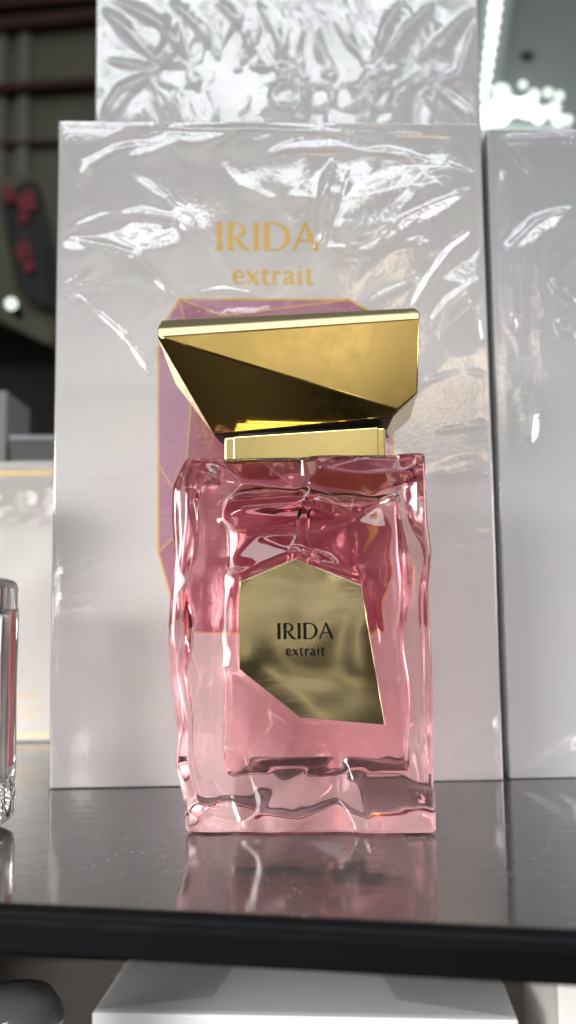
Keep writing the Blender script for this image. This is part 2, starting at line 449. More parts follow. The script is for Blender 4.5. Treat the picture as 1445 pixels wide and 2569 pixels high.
def tri_interp(pts, vals, Q):
    """piecewise linear over a Delaunay net"""
    res = delaunay_2d_cdt([Vector(p) for p in pts], [], [], 0, 1e-6)
    V = np.array([tuple(v) for v in res[0]]); tris = np.array([f for f in res[2] if len(f) == 3]); orig = res[3]
    val = np.array([vals[o[0]] for o in orig])
    out = np.zeros(len(Q)); done = np.zeros(len(Q), bool)
    for t in tris:
        a, b, c = V[t[0]], V[t[1]], V[t[2]]
        den = (b[1] - c[1]) * (a[0] - c[0]) + (c[0] - b[0]) * (a[1] - c[1])
        if abs(den) < 1e-9: continue
        m = ~done & (Q[:, 0] >= min(a[0], b[0], c[0]) - 1e-6) & (Q[:, 0] <= max(a[0], b[0], c[0]) + 1e-6) & (Q[:, 1] >= min(a[1], b[1], c[1]) - 1e-6) & (Q[:, 1] <= max(a[1], b[1], c[1]) + 1e-6)
        ii = np.nonzero(m)[0]
        if not len(ii): continue
        q = Q[ii]
        l1 = ((b[1] - c[1]) * (q[:, 0] - c[0]) + (c[0] - b[0]) * (q[:, 1] - c[1])) / den
        l2 = ((c[1] - a[1]) * (q[:, 0] - c[0]) + (a[0] - c[0]) * (q[:, 1] - c[1])) / den
        l3 = 1 - l1 - l2; ok = (l1 > -1e-6) & (l2 > -1e-6) & (l3 > -1e-6)
        out[ii[ok]] = l1[ok] * val[t[0]] + l2[ok] * val[t[1]] + l3[ok] * val[t[2]]; done[ii[ok]] = True
    return out

def crumple(X, Z, W, Hh, spacing, seed, jit=.48):
    """flat facets meeting in sharp edges, as slack film settles"""
    r = np.random.default_rng(seed); pts, vals = [], []
    nx, nz = int(W / spacing) + 3, int(Hh / spacing) + 3
    for i in range(nx):
        for j in range(nz):
            pts.append(((i - 1 + .5 * (j % 2) + jit * r.uniform(-1, 1)) * spacing, (j - 1 + jit * r.uniform(-1, 1)) * spacing)); vals.append(r.uniform(-1, 1))
    Q = np.column_stack([X.ravel(), Z.ravel()])
    return tri_interp(pts, vals, Q).reshape(X.shape)
# --- chisel net, (s, z) -> offset in mm outwards
net = []
front = [  # px, py, offset
 (545,1152,-2.6),(640,1150,-1.6),(760,1150,-2.2),(900,1150,-1.2),(1000,1152,-2.4),
 (540,1205,.2),(605,1208,-2.6),(745,1228,-2.2),(612,1280,.7),(738,1268,.6),(800,1180,.6),(775,1212,-1.6),(900,1192,.9),(1000,1185,.7),(1008,1225,-1.8),(900,1235,-1.4),
 (540,1290,-1.9),(640,1340,-1.9),(750,1335,-1.8),(885,1305,-1.9),(790,1388,-1.3),(900,1425,.2),(960,1330,-.2),(950,1260,-1.9),(585,1400,-1.2),(560,1440,.5),
 (720,1378,-.2),(655,1410,-.1),(840,1420,-.1),
 (525,1330,-.9),(505,1480,.9),(548,1590,-1.1),(500,1690,.8),(522,1770,-1.4),(545,1850,.2),(560,1955,-1.0),
 (475,1300,1.0),(465,1440,-.8),(472,1610,.9),(452,1780,-.6),(485,1900,1.0),(470,1985,-.4),
 (985,1290,-1.4),(1000,1440,.8),(985,1590,-.7),(1005,1710,.6),(1002,1850,-1.0),(1035,1350,1.1),(1045,1540,-1.0),(1035,1740,.9),(1045,1930,-.8),(1040,1250,-.6),
 (600,1800,0),(680,1830,.15),(760,1850,-.15),(900,1860,.1),(620,1900,.2),(720,1905,-.5),(860,1900,-.4),(950,1910,.3),
 (570,2005,-2.0),(720,1960,1.0),(880,1962,1.1),(650,2035,.6),(850,2012,-1.6),(960,2005,.9),(505,2050,.8),(760,2070,-.6),(1050,2060,.7),(930,2060,.9),(600,2075,-.5),
]
for px, py, o in front:
    x, z = LP(px, py); net.append((x, z, o * (.6 if px < 500 or px > 1030 else 1.1 if px < 560 else 1.55)))
for x, z in label: net.append((x, z, 0))
xs_l = [p[0] for p in label]; zs_l = [p[1] for p in label]
silL = [(470,2093),(463,2015),(441,1930),(446,1850),(430,1700),(424,1600),(428,1500),(437,1400),(432,1300),(433,1225),(468,1152)]
silR = [(1090,2095),(1088,2000),(1084,1800),(1079,1600),(1072,1480),(1080,1390),(1070,1300),(1066,1200),(1063,1150)]
SL, SR = [], []
for px, py in silL:
    x, z = LP(px, py); SL.append((z, -x - HW)); net.append((-HW, z, 0)); net.append((-HW - 7, z, -.5)); net.append((-HW + 2.2, z, 0))
for px, py in silR:
    x, z = LP(px, py); SR.append((z, x - HW)); net.append((HW, z, 0)); net.append((HW + 6, z, -.4)); net.append((HW - 2.2, z, 0))
r2 = np.random.default_rng(5)
for s0, s1, ns, amp in ((HW + 12, HW + 2 * HD, 3, 1.5), (HW + 2 * HD + 6, HW + 2 * HD + 2 * HW - 6, 6, .8), (-HW - 2 * HD, -HW - 12, 3, 1.5)):
    for i in range(ns):
        for j in range(6):
            s = s0 + (s1 - s0) * (i + .5 + .35 * r2.uniform(-1, 1)) / ns; z = 4 + 91 * (j + .4 * r2.uniform(-1, 1)) / 5
            o = amp * r2.uniform(-1, 1) * (1 if (i + j) % 2 else -.7)
            if abs(s) > HW + 8 and abs(s) < HW + 2 * HD: o = -.4 - abs(o) * 1.5
            net.append((s, float(np.clip(z, 0, BH)), o))
full = []
for s, z, o in net:
    for k in (-1, 0, 1):
        ss = s + k * PERI
        if -PERI * .75 < ss < PERI * .75: full.append((ss, z, o))
for ss in np.arange(-PERI * .75, PERI * .76, 12.0): full += [(ss, -3.0, .3), (ss, BH + 3, -1.0)]

def loft(ns, rows, fn, sig_s, sig_z, fan=True):
    """rows: list of (z, inset 0..1); fn(s, z) -> position; returns verts, faces of a closed solid with softened edges"""
    P = np.zeros((len(rows), ns, 3))
    for i, (z, ins) in enumerate(rows):
        P[i] = fn(i, z); c = P[i].mean(0); P[i, :, :2] = P[i, :, :2] * (1 - ins) + c[:2] * ins
    P = gauss1(P, sig_s, 1, True); P = gauss1(P, sig_z, 0, False)
    V = P.reshape(-1, 3).tolist(); F = []
    nr = len(rows)
    for i in range(nr - 1):
        for j in range(ns):
            k = (j + 1) % ns
            F.append((i * ns + j, i * ns + k, (i + 1) * ns + k, (i + 1) * ns + j))
    V.append(P[0].mean(0).tolist()); b = len(V) - 1; V.append(P[-1].mean(0).tolist()); t = b + 1
    for j in range(ns):
        k = (j + 1) % ns
        F.append((b, k, j)); F.append((t, (nr - 1) * ns + j, (nr - 1) * ns + k))
    return V, F

def wall_rows(z0, z1, step, edge=6):
    ins = [(z0, 1 - q) for q in np.linspace(.1, .93, 8)] + [(z0, .03)]
    up = [(z, 0.0) for z in np.arange(z0, z1 + 1e-6, step)]
    up[-1] = (z1, 0.0)
    return ins + up + [(z1, .03)] + [(z1, 1 - q) for q in np.linspace(.93, .1, 8)]

NS = 330
S = (np.arange(NS) / NS - .5) * PERI
base = [rect_point(s, HW, HD) for s in S]
BP = np.array([b[0] for b in base]); BN = np.array([b[1] for b in base], float)
rows = wall_rows(0, BH, .55)
zz = np.array([r[0] for r in rows])
Q = np.array([(s, z) for z in zz for s in S])
OFF = tri_interp([(a, b) for a, b, c in full], [c for a, b, c in full], Q).reshape(len(rows), NS)
# keep the plate's bed flat, with a soft lip round it
Sg, Zg = np.meshgrid(S, zz)
sdl = poly_sd(Sg, Zg, label)
w = smoothstep(3.2, .9, sdl); OFF = OFF * (1 - w)
OFF += .35 * np.exp(-((sdl - 1.6) / .55) ** 2) * (np.abs(Sg) < HW)
edge_m = smoothstep(20, 26, np.abs(Sg)) * smoothstep(PERI / 2, PERI / 2 - 8, np.abs(Sg)) * smoothstep(0, 12, Zg) * smoothstep(BH, BH - 10, Zg)
SS = (Sg + PERI / 2)
edge_m = edge_m * np.clip(np.abs(np.abs(Sg) - HW) / 3.0, .12, 1)
OFF += edge_m * (.42 * crumple(SS + .06 * Zg, Zg * .06, PERI, 40, 4.6, 201) + .06 * crumple(SS, Zg * .10, PERI, 20, 2.2, 203))
calm = smoothstep(19, 23, np.abs(Sg)) * smoothstep(4, 12, Zg) * smoothstep(BH - 3, BH - 14, Zg)
OFF = OFF * (1 - calm) + gauss1(OFF, 9.0, 0, False) * calm
OFF += .03 * perlin(Sg / 6.0, Zg / 7.0, 2) * (sdl > 2)
def body_fn(i, z):
    o = OFF[i][:, None]
    nrm = BN
    p = BP + nrm * o
    # the two outlines lean in and out with height
    dl = np.interp(z, [q[0] for q in SL], [q[1] for q in SL]); dr = np.interp(z, [q[0] for q in SR], [q[1] for q in SR])
    f3 = np.clip(np.abs(BP[:, 0]) / HW, 0, 1) ** 4
    p[:, 0] += np.where(BP[:, 0] < 0, -dl - .5, dr + .5) * f3
    return np.column_stack([p, np.full(NS, z)])
V, F = loft(NS, rows, body_fn, 1.15, 1.0)
mesh_obj('glass_body', np.array(V) * MM + [0, 0, .00035], F, GLASS, bottle, smooth=True)

# --- the hollow: perfume below, air above
CW, CD = 24.3, 12.6
cz0, cz1, lvl = 13.2, 89.3, 85.8
RW_ = np.random.default_rng(77).uniform(-1, 1, 58)
def cavity(z0, z1, openbottom=False, opentop=False):
    ns = 200; Sc = (np.arange(ns) / ns - .5) * PERI
    bb = [rect_point(s, CW, CD) for s in Sc]; bp = np.array([b[0] for b in bb]); bn = np.array([b[1] for b in bb], float)
    zs = np.arange(cz0, cz1 + .01, .6); zs[-1] = cz1
    rws = [(cz0, 1 - q) for q in np.linspace(.08, .95, 9)] + [(z, 0.0) for z in zs] + [(cz1, 1 - q) for q in np.linspace(.95, .08, 9)]
    P = np.zeros((len(rws), ns, 3))
    for i, (z, ins) in enumerate(rws):
        o = .8 * perlin(Sc / 7, np.full(ns, z / 45), 7) + 1.2 * perlin(Sc / 20, np.full(ns, z / 30), 9)
        p = bp + bn * (o + .4 * np.interp((Sc + z * .05) % PERI, np.linspace(0, PERI, 58), RW_))[:, None] * (np.abs(Sc) > CW - 2)[:, None]
        p = p * (1 - ins)
        lift = 0
        if z <= cz0 + .01: lift = 1.6 * (1 - ins) * perlin(p[:, 0] / 12 + 3, p[:, 1] / 12, 4) + 2.6 * np.clip(1 - (p[:, 0] / CW) ** 2, 0, 1) * np.clip(1 - (p[:, 1] / CD) ** 2, 0, 1)
        P[i] = np.column_stack([p + [1.6, 0], np.full(ns, z) + lift])
    P = gauss1(P, 2.2, 1, True); P = gauss1(P, 2.6, 0, False)
    return P
CP = cavity(cz0, cz1)
nr, ns = CP.shape[:2]
zmean = CP[:, :, 2].mean(1); cut = int(np.argmax(zmean > lvl))
def grid_faces(i0, i1):
    return [(i * ns + j, i * ns + (j + 1) % ns, (i + 1) * ns + (j + 1) % ns, (i + 1) * ns + j) for i in range(i0, i1) for j in range(ns)]
V = CP.reshape(-1, 3).copy(); V[cut * ns:(cut + 1) * ns, 2] = lvl
Vl = V[:(cut + 1) * ns].tolist(); Fl = grid_faces(0, cut)
Vl.append(CP[0].mean(0).tolist()); c0 = len(Vl) - 1
Fl += [(c0, (j + 1) % ns, j) for j in range(ns)]
side_n = len(Fl)
# meniscus: last ring climbs a touch, then the flat surface
inner = (V[cut * ns:(cut + 1) * ns] * [.97, .97, 1]) - [0, 0, .25]
Vl += inner.tolist(); i0 = c0 + 1
Fl += [(cut * ns + j, cut * ns + (j + 1) % ns, i0 + (j + 1) % ns, i0 + j) for j in range(ns)]
Vl.append(inner.mean(0).tolist()); ct = len(Vl) - 1
Fl += [(ct, i0 + j, i0 + (j + 1) % ns) for j in range(ns)]
liq = mesh_obj('perfume_liquid', np.array(Vl) * MM, Fl, [LIQUID, LIQ_TOP], bottle, smooth=True)
for p in liq.data.polygons[side_n:]: p.material_index = 1
Va = V[cut * ns:].tolist(); Fa = [(a - cut * ns, b - cut * ns, c - cut * ns, d - cut * ns) for a, b, c, d in grid_faces(cut, nr - 1)]
Va.append(V[-ns:].mean(0).tolist()); tt_ = len(Va) - 1; lb = (nr - 1 - cut) * ns
Fa += [(tt_, lb + j, lb + (j + 1) % ns) for j in range(ns)]
mesh_obj('inner_shoulder', np.array(Va) * MM, Fa, AIR, bottle, smooth=True)

# --- dip tube and pump
def tube_obj(name, pts, r, mat_, parent, n=16, cap=True):
    bm = bmesh.new(); rings = []
    for i, p in enumerate(pts):
        p = Vector(p); t = Vector(pts[min(i + 1, len(pts) - 1)]) - Vector(pts[max(i - 1, 0)]); t.normalize()
        a = t.orthogonal().normalized(); a = (Vector((1, 0, 0)) - t * t.x).normalized() if abs(t.x) < .9 else a; b = t.cross(a)
        rr = r[i] if isinstance(r, (list, tuple)) else r
        rings.append([bm.verts.new(p + (a * cos(2 * pi * k / n) + b * sin(2 * pi * k / n)) * rr) for k in range(n)])
    for i in range(len(rings) - 1):
        for k in range(n): bm.faces.new([rings[i][k], rings[i][(k + 1) % n], rings[i + 1][(k + 1) % n], rings[i + 1][k]])
    if cap: bm.faces.new(rings[0]); bm.faces.new(rings[-1])
    return bm_obj(name, bm, mat_, parent, smooth=True)
tx = LB(757, 1250, 0)[0]
tube_obj('dip_tube', [(tx * MM, 0, .0887), (tx * MM + .0002, 0, .07), (tx * MM - .0008, .0006, .05), (tx * MM - .0012, .001, .040)], .0016, TUBE, bottle)
# --- label plate
bm = bmesh.new()
prism_bm(bm, label, lambda a, b, h: (a * MM, (-HD + .15 - h) * MM, b * MM), 0, .75, bev=.14 * MM)
plate = bm_obj('label_plate', bm, BRASS, bottle)
lo_, hi_ = LP(697, 1604), LP(697, 1563)
u = hi_[1] - lo_[1]
to3 = lambda a, b, h: ((lo_[0] + a * u) * MM, (-HD - .605 - h) * MM, (lo_[1] + b * u) * MM)
letters('lettering', [(p, [q + .025 for q in w_]) for p, w_ in irida_strokes() + extrait_strokes()], to3, .012, BLACK, plate)

# --- collar, neck, cap
def lb3(px, py, y): q = LB(px, py, y); return Vector((q[0], y, q[2])) * MM
zc = LB(770, 1072, -16)[2]
ctop = LB(770, 1066, -16)[2]
x0, x1 = LB(563, 1110, -15)[0], LB(967, 1110, -15)[0]
zb = 96.9
zl_, zr_ = LB(585, 1096, -16)[2], LB(965, 1071, -16)[2]
bm = bmesh.new()
prism_bm(bm, [(x0, zb), (x1, zb), (x1, zr_), (x0, zl_)], lambda a, b, h: (a * MM, h * MM, b * MM), -15.2, 15.2)
bmesh.ops.recalc_face_normals(bm, faces=bm.faces[:]); bmesh.ops.bevel(bm, geom=bm.edges[:], offset=.45 * MM, segments=3, affect='EDGES', profile=.5)
col_o = bm_obj('collar', bm, GOLD_PALE, bottle)
f0, f1 = LB(585, 1110, -16.4)[0], LB(950, 1110, -16.4)[0]
bm = bmesh.new()
prism_bm(bm, [(f0, zb + .25), (f1, zb + .25), (f1, zr_ - .1), (f0, zl_ - .05)], lambda a, b, h: (a * MM, h * MM, b * MM), -16.5, -15.1)
bmesh.ops.recalc_face_normals(bm, faces=bm.faces[:]); bmesh.ops.bevel(bm, geom=bm.edges[:], offset=.32 * MM, segments=3, affect='EDGES', profile=.5)
bm_obj('front_panel', bm, GOLD_PALE, col_o)
box('neck', (x0 + 3) * MM, (x1 - 1.6) * MM, -7.5 * MM, 7.5 * MM, (zl_ - .8) * MM, (zc + 3.0) * MM, BLACK_PLASTIC, bottle, .3 * MM)

capf = [(395,845,-18.5),(1053,800,-18.5),(1048,986,-17.6),(1000,1027,-17.2),(985,1046,-13.0),(537,1091,-7.5)]
capt = [(394,824,-17.9),(1053,782,-18.0),(406,803,-15.4),(1041,772,-15.9)]
bm = bmesh.new()
fr3 = [lb3(*p) for p in capf]
def on_facet(i, a, b, c):
    """slide point i along its sight line into the plane of three others"""
    n = (fr3[b] - fr3[a]).cross(fr3[c] - fr3[a]); px, py = capf[i][0], capf[i][1]
    y0, y1 = lb3(px, py, -20), lb3(px, py, -5); d0, d1 = (y0 - fr3[a]).dot(n), (y1 - fr3[a]).dot(n)
    fr3[i] = y0 + (y1 - y0) * (d0 / (d0 - d1))
on_facet(2, 0, 1, 3); on_facet(4, 0, 3, 5)
tp3 = [lb3(*p) for p in capt]
mid = [lb3(439, 962, -2), lb3(1040, 1012, -2), lb3(967, 1084, -1)]
pts = fr3 + tp3 + mid + [Vector((p.x, -p.y, p.z)) for p in fr3 + tp3]
for p in pts: bm.verts.new(p)
bmesh.ops.convex_hull(bm, input=bm.verts[:])
bmesh.ops.delete(bm, geom=[v for v in bm.verts if not v.link_faces], context='VERTS')
bmesh.ops.dissolve_limit(bm, angle_limit=radians(1.5), verts=bm.verts[:], edges=bm.edges[:])
bmesh.ops.bevel(bm, geom=bm.edges[:], offset=.38 * MM, segments=3, affect='EDGES', profile=.5)
RIM = principled('satin_gold_rim', (.66, .55, .32), .36, 1.0, bump=(1200, .06, .0002))
cap_o = bm_obj('cap', bm, [GOLD, RIM, BLACK_PLASTIC], bottle)
for p in cap_o.data.polygons:
    if p.normal.y < 0 and p.normal.z > .1: p.material_index = 1
    if p.normal.z < -.75: p.material_index = 2  # underside coloured black to give the shaded gap above the collar
for p in cap_o.data.polygons: p.use_smooth = p.area < 6e-6

# ================================================================== THE LETTERED BOX BEHIND
XL, XR = on_z(125, 1980), on_z(1262, 1958)
xyaw = atan2(XR[1] - XL[1], XR[0] - XL[0]); XW = np.linalg.norm(XR - XL) / MM
xu = np.array([cos(xyaw), sin(xyaw), 0]); xn = np.array([-sin(xyaw), cos(xyaw), 0])
XH = 229.3
def FB(px, py):
    p = on_plane(px, py, XL, xn) - XL; return (float(p @ xu) / MM, float(p[2]) / MM)
pbox = carton('perfume_box', 'white cellophane-wrapped box with gold lettering and a printed pink gem, behind the pink bottle', 'perfume box', tuple(XL), xyaw, XW, XH, 54, WHITE)
# print: facets and gold outlines
outl = [(450,750),(875,752),(962,800),(987,880),(987,1390),(950,1588),(470,1588),(432,1506),(397,1386),(397,876),(420,800)]
inn = {'a': (487, 905), 'b': (468, 1150), 'c': (432, 1222), 'd': (432, 1300), 'e': (476, 800), 'f': (560, 792), 'g': (900, 905)}
facets = [
 ([(450,750),(875,752),(560,792)], 1), ([(450,750),(560,792),(487,905)], 0), ([(875,752),(962,800),(560,792)], 0), ([(560,792),(962,800),(987,880),(900,905),(487,905)], 2),
 ([(450,750),(487,905),(468,1150),(397,1170),(397,876),(420,800)], 1), ([(487,905),(900,905),(930,1300),(487,1300),(468,1150)], 2),
 ([(397,1170),(468,1150),(487,1300),(397,1386)], 1), ([(397,1386),(487,1300),(520,1588),(470,1588),(432,1506)], 0), ([(900,905),(987,880),(987,1390),(930,1300)], 1),
 ([(487,1300),(930,1300),(987,1390),(950,1588),(520,1588)], 2)]
bm = bmesh.new()
for poly, mi in facets:
    f = bm.faces.new([bm.verts.new((a * MM, -.03 * MM, b * MM)) for a, b in (FB(*p) for p in poly)]); f.material_index = mi
printed = bm_obj('gem_print', bm, [PINK_PRINT, MAUVE_PRINT, ROSE_PRINT], pbox)
for p in printed.data.polygons:
    if p.normal.y > 0: p.flip()
def strip(bm, p, q, w, h, k):
    a, b = np.array(FB(*p)), np.array(FB(*q)); t = (b - a) / np.linalg.norm(b - a); n = np.array([-t[1], t[0]]) * w / 2; a = a - t * w * .3; b = b + t * w * .3
    ring = [a + n, a - n, b - n, b + n]; hh = h + .004 * (k % 5)
    top = [bm.verts.new((x * MM, -hh * MM, z * MM)) for x, z in ring]; bot = [bm.verts.new((x * MM, 0, z * MM)) for x, z in ring]
    bm.faces.new(top)
    for i in range(4): bm.faces.new([bot[i], bot[(i + 1) % 4], top[(i + 1) % 4], top[i]])
bm = bmesh.new(); k = 0
for i in range(len(outl)):
    strip(bm, outl[i], outl[(i + 1) % len(outl)], .65, .10, k); k += 1
for p, q in [((450,750),(487,905)),((487,905),(468,1150)),((397,1165),(432,1222)),((432,1222),(468,1150)),((450,750),(560,792)),((560,792),(875,752)),((397,1386),(487,1300)),((487,1300),(468,1150)),((962,800),(900,905)),((900,905),(930,1300)),((930,1300),(987,1390))]:
    strip(bm, p, q, .42, .10, k); k += 1
bm_obj('gold_outline', bm, GOLD_FOIL, printed)
l0, l1 = FB(544, 630), FB(544, 557)
l0 = FB(544, 629); u2 = l1[1] - l0[1]
slope = (FB(812, 637)[1] - FB(544, 629)[1]) / (FB(812, 637)[0] - FB(544, 629)[0])
to3b = lambda a, b, h: ((l0[0] + a * u2) * MM, -(.02 + h) * MM, (l0[1] + b * u2 + 0 * a) * MM)
letters('lettering', [(p, [q * 1.12 + .012 for q in w_]) for p, w_ in irida_strokes() + extrait_strokes(1.135, .52, -1.175)], to3b, .07, GOLD_FOIL, pbox)

def poly_px(lst): return [FB(*p) for p in lst]
def bump_patch(H, X, Z, cx, cz, rx, rz, ang, amp):
    c, s = cos(ang), sin(ang); dx, dz = X - cx, Z - cz
    a, b = (dx * c + dz * s) / rx, (-dx * s + dz * c) / rz
    H += amp * np.exp(-(a * a + b * b))
def film_front(X, Z):
    H = np.zeros_like(X)
    px = lambda a, b: FB(a, b)
    def region(cx, cy, rx, ry, p=1.6):
        c = px(cx, cy); return np.exp(-(((X - c[0]) / rx) ** 2 + ((Z - c[1]) / ry) ** 2) ** p)
    m = np.clip(region(960, 510, 42, 24) + .8 * region(300, 575, 24, 8) + .7 * region(1130, 690, 16, 34) + .5 * region(1000, 850, 30, 26) + .5 * region(560, 750, 34, 5) + .5 * region(450, 345, 44, 7) + .55 * region(1130, 860, 14, 14) + .5 * region(1130, 1065, 14, 6) + .4 * region(1160, 1180, 10, 5) + .35 * region(1160, 1335, 8, 4) + .25 * region(260, 870, 26, 30) + .2 * region(220, 1480, 16, 8) + .2 * region(1170, 1840, 14, 12) + .35 * region(900, 320, 60, 6), 0, 1)
    wx = X + 3 * perlin(X / 24, Z / 24, 31); wz = Z + 3 * perlin(X / 24, Z / 24, 33)
    ca, sa = cos(radians(32)), sin(radians(32)); da = (wx * ca + wz * sa) * .5; db = -wx * sa + wz * ca + 90
    H += (.42 + .1 * smoothstep(100, 190, Z)) * .9 * crumple(wx, wz, XW, XH, 30, 3)
    H += m * (1.9 * crumple(da, db, 140, 290, 15, 5) + .28 * crumple(da * 1.2, db, 170, 290, 6, 7) + .05 * perlin(X / 1.6, Z / 1.6, 39))
    for cx, cy, rx, rz, am in ((960, 610, 36, 22, 2.6), (310, 625, 24, 8, 1.3), (1120, 790, 20, 16, 1.3), (760, 470, 14, 10, .9), (620, 345, 60, 7, .7)):
        c = px(cx, cy); bump_patch(H, X + 3 * perlin(X / 11, Z / 11, 43), Z + 3 * perlin(X / 11, Z / 11, 45), c[0], c[1], rx, rz, .1, am)
    for p, wd, am, sk in [
      ([(155,585),(260,547),(350,537),(440,552),(500,600)], 1.7, .75, .35), ([(163,590),(250,612),(330,636),(392,690),(445,752)], 1.5, .6, -.35),
      ([(150,724),(190,700),(235,668)], .7, .35, 0), ([(150,724),(240,716),(330,735)], .7, .35, 0), ([(150,726),(230,770),(310,840),(390,950)], 1.3, .6, .4), ([(150,730),(200,800),(250,870)], .8, .3, 0),
      ([(190,475),(225,420),(290,380),(360,362)], 1.5, .6, .4), ([(150,305),(500,325),(840,335),(1200,345)], 1.1, .5, .4),
      ([(640,400),(720,378),(830,372),(960,385),(1090,410)], 1.8, .7, .3), ([(836,395),(806,500),(786,640)], 1.6, 1.5, .4), ([(880,420),(850,520),(815,640)], 1.3, -.7, .2),
      ([(810,628),(900,640),(1000,622),(1090,600)], 1.2, .7, .5), ([(1190,470),(1080,520),(1000,560),(920,640),(880,720)], 1.6, .6, .4), ([(1205,560),(1120,620),(1060,700),(1010,800)], 1.5, .6, -.4),
      ([(1200,700),(1120,760),(1050,850)], 1.4, .5, .3), ([(870,800),(960,742),(1060,700)], 1.3, .5, 0), ([(1205,440),(1130,425),(1060,440)], 1.0, .45, 0),
      ([(1230,940),(1150,930),(1060,960)], 1.4, .4, .2), ([(1232,1060),(1150,1070),(1070,1085)], 1.6, .5, .2), ([(1235,1190),(1170,1180),(1110,1195)], 1.2, .4, 0), ([(1238,1340),(1180,1332),(1130,1345)], 1.2, .4, 0),
      ([(140,1440),(190,1430),(240,1400)], .9, .3, 0), ([(135,1500),(200,1510),(260,1490)], .9, .3, 0), ([(1245,1800),(1160,1860),(1110,1920)], 1.0, .3, 0),
      ([(470,740),(560,728),(660,742)], .9, .4, 0), ([(300,420),(420,520),(540,620),(600,740)], 2.5, .25, .2), ([(520,380),(600,470),(720,520)], 2.5, .25, 0)]:
        crease(H, X, Z, poly_px(p), wd, am, sk)
    return gauss1(gauss1(H, .8, 0, False), .8, 1, False)
wrapped_sheet('cellophane_wrap', XW, XH, 54, .5, film_front, FILM, pbox)

# ================================================================== TALL BOX WITH THE PUCKERED SEAL
TB0 = on_y(240, 320, .118); TB1 = on_y(1207, 320, .118)
TW = (TB1[0] - TB0[0]) / MM; THh = 350.0
tall = carton('tall_box', 'tall white box with puckered shiny cellophane seal rising behind the lettered box', 'perfume box', (TB0[0], .118, 0), 0.0, TW, THh, 52, WHITE)
def TBp(px, py):
    p = on_y(px, py, .118); return ((p[0] - TB0[0]) / MM, p[2] / MM)
def film_tall(X, Z):
    H = np.zeros_like(X)
    c0 = TBp(400, 190); c1 = TBp(1060, 190)
    zc_ = c0[1]; dz = Z - zc_ - 1.2 * perlin(X / 16, X * 0, 3)
    inx = smoothstep(c0[0] - 14, c0[0] + 6, X) * smoothstep(c1[0] + 14, c1[0] - 6, X)
    on = smoothstep(200, 245, Z)
    # gathered seam
    H += on * inx * np.exp(-(dz / 5.0) ** 2) * (2.0 * crumple(X, Z - 220, TW, 130, 5.5, 61) + .5 * crumple(X, Z - 220, TW, 130, 3.2, 62))
    H += on * .25 * crumple(X + 3 * perlin(X / 9, Z / 9, 8), Z - 220, TW, 130, 14, 63)
    # folds fanning from the seam
    fan = X + (X - TW / 2) * .45 * np.tanh(np.abs(dz) / 40) + 5 * perlin(Z / 17, X / 40, 65)
    amp = np.exp(-((np.abs(dz) - 12) / 17) ** 2)
    H += on * inx * amp * (1.6 * crumple(fan, (Z - 220) * .2, TW * 1.6, 60, 6.5, 67) + 1.0 * crumple(fan, (Z - 220) * .4, TW * 1.6, 60, 11, 68) + .5 * ridged(fan / 6, Z / 40, 69, 1))
    # loops under the seam
    for cx in (720, 800, 870, 960):
        q = TBp(cx, 245); r = np.hypot(X - q[0], (Z - q[1]) * 1.1); H += on * 1.0 * np.exp(-((r - 6) / 1.6) ** 2)
    for p, wd, am in [([(1195,15),(1130,80),(1040,160)], 2.2, 1.8), ([(1195,40),(1150,190),(1060,215)], 2.4, 1.2), ([(250,20),(330,90),(400,165)], 2.4, 1.6), ([(250,300),(300,230),(400,180)], 2.2, 1.5),
                      ([(265,310),(330,230),(380,200)], 1.8, 1.2), ([(1060,200),(1130,260),(1195,310)], 2.2, 1.5), ([(1050,215),(1090,270),(1120,310)], 2, 1.2), ([(260,150),(330,165),(420,185)], 1.8, .9),
                      ([(280,0),(400,60),(480,160)], 2.4, 1.5), ([(420,0),(500,70),(560,170)], 2.2, 1.4), ([(540,0),(600,60),(640,150)], 2.4, 1.4), ([(640,0),(690,80),(720,170)], 2.2, 1.3), ([(1010,0),(960,80),(930,170)], 2.2, 1.3), ([(1100,0),(1010,80),(960,170)], 2.2, 1.3)]:
        crease(H, X, Z, [TBp(*q) for q in p], wd, am, .25)
    H += .3 * on * perlin(X / 14, Z / 12, 71)
    return H
wrapped_sheet('cellophane_wrap', TW, THh, 52, .6, film_tall, FILM, tall)

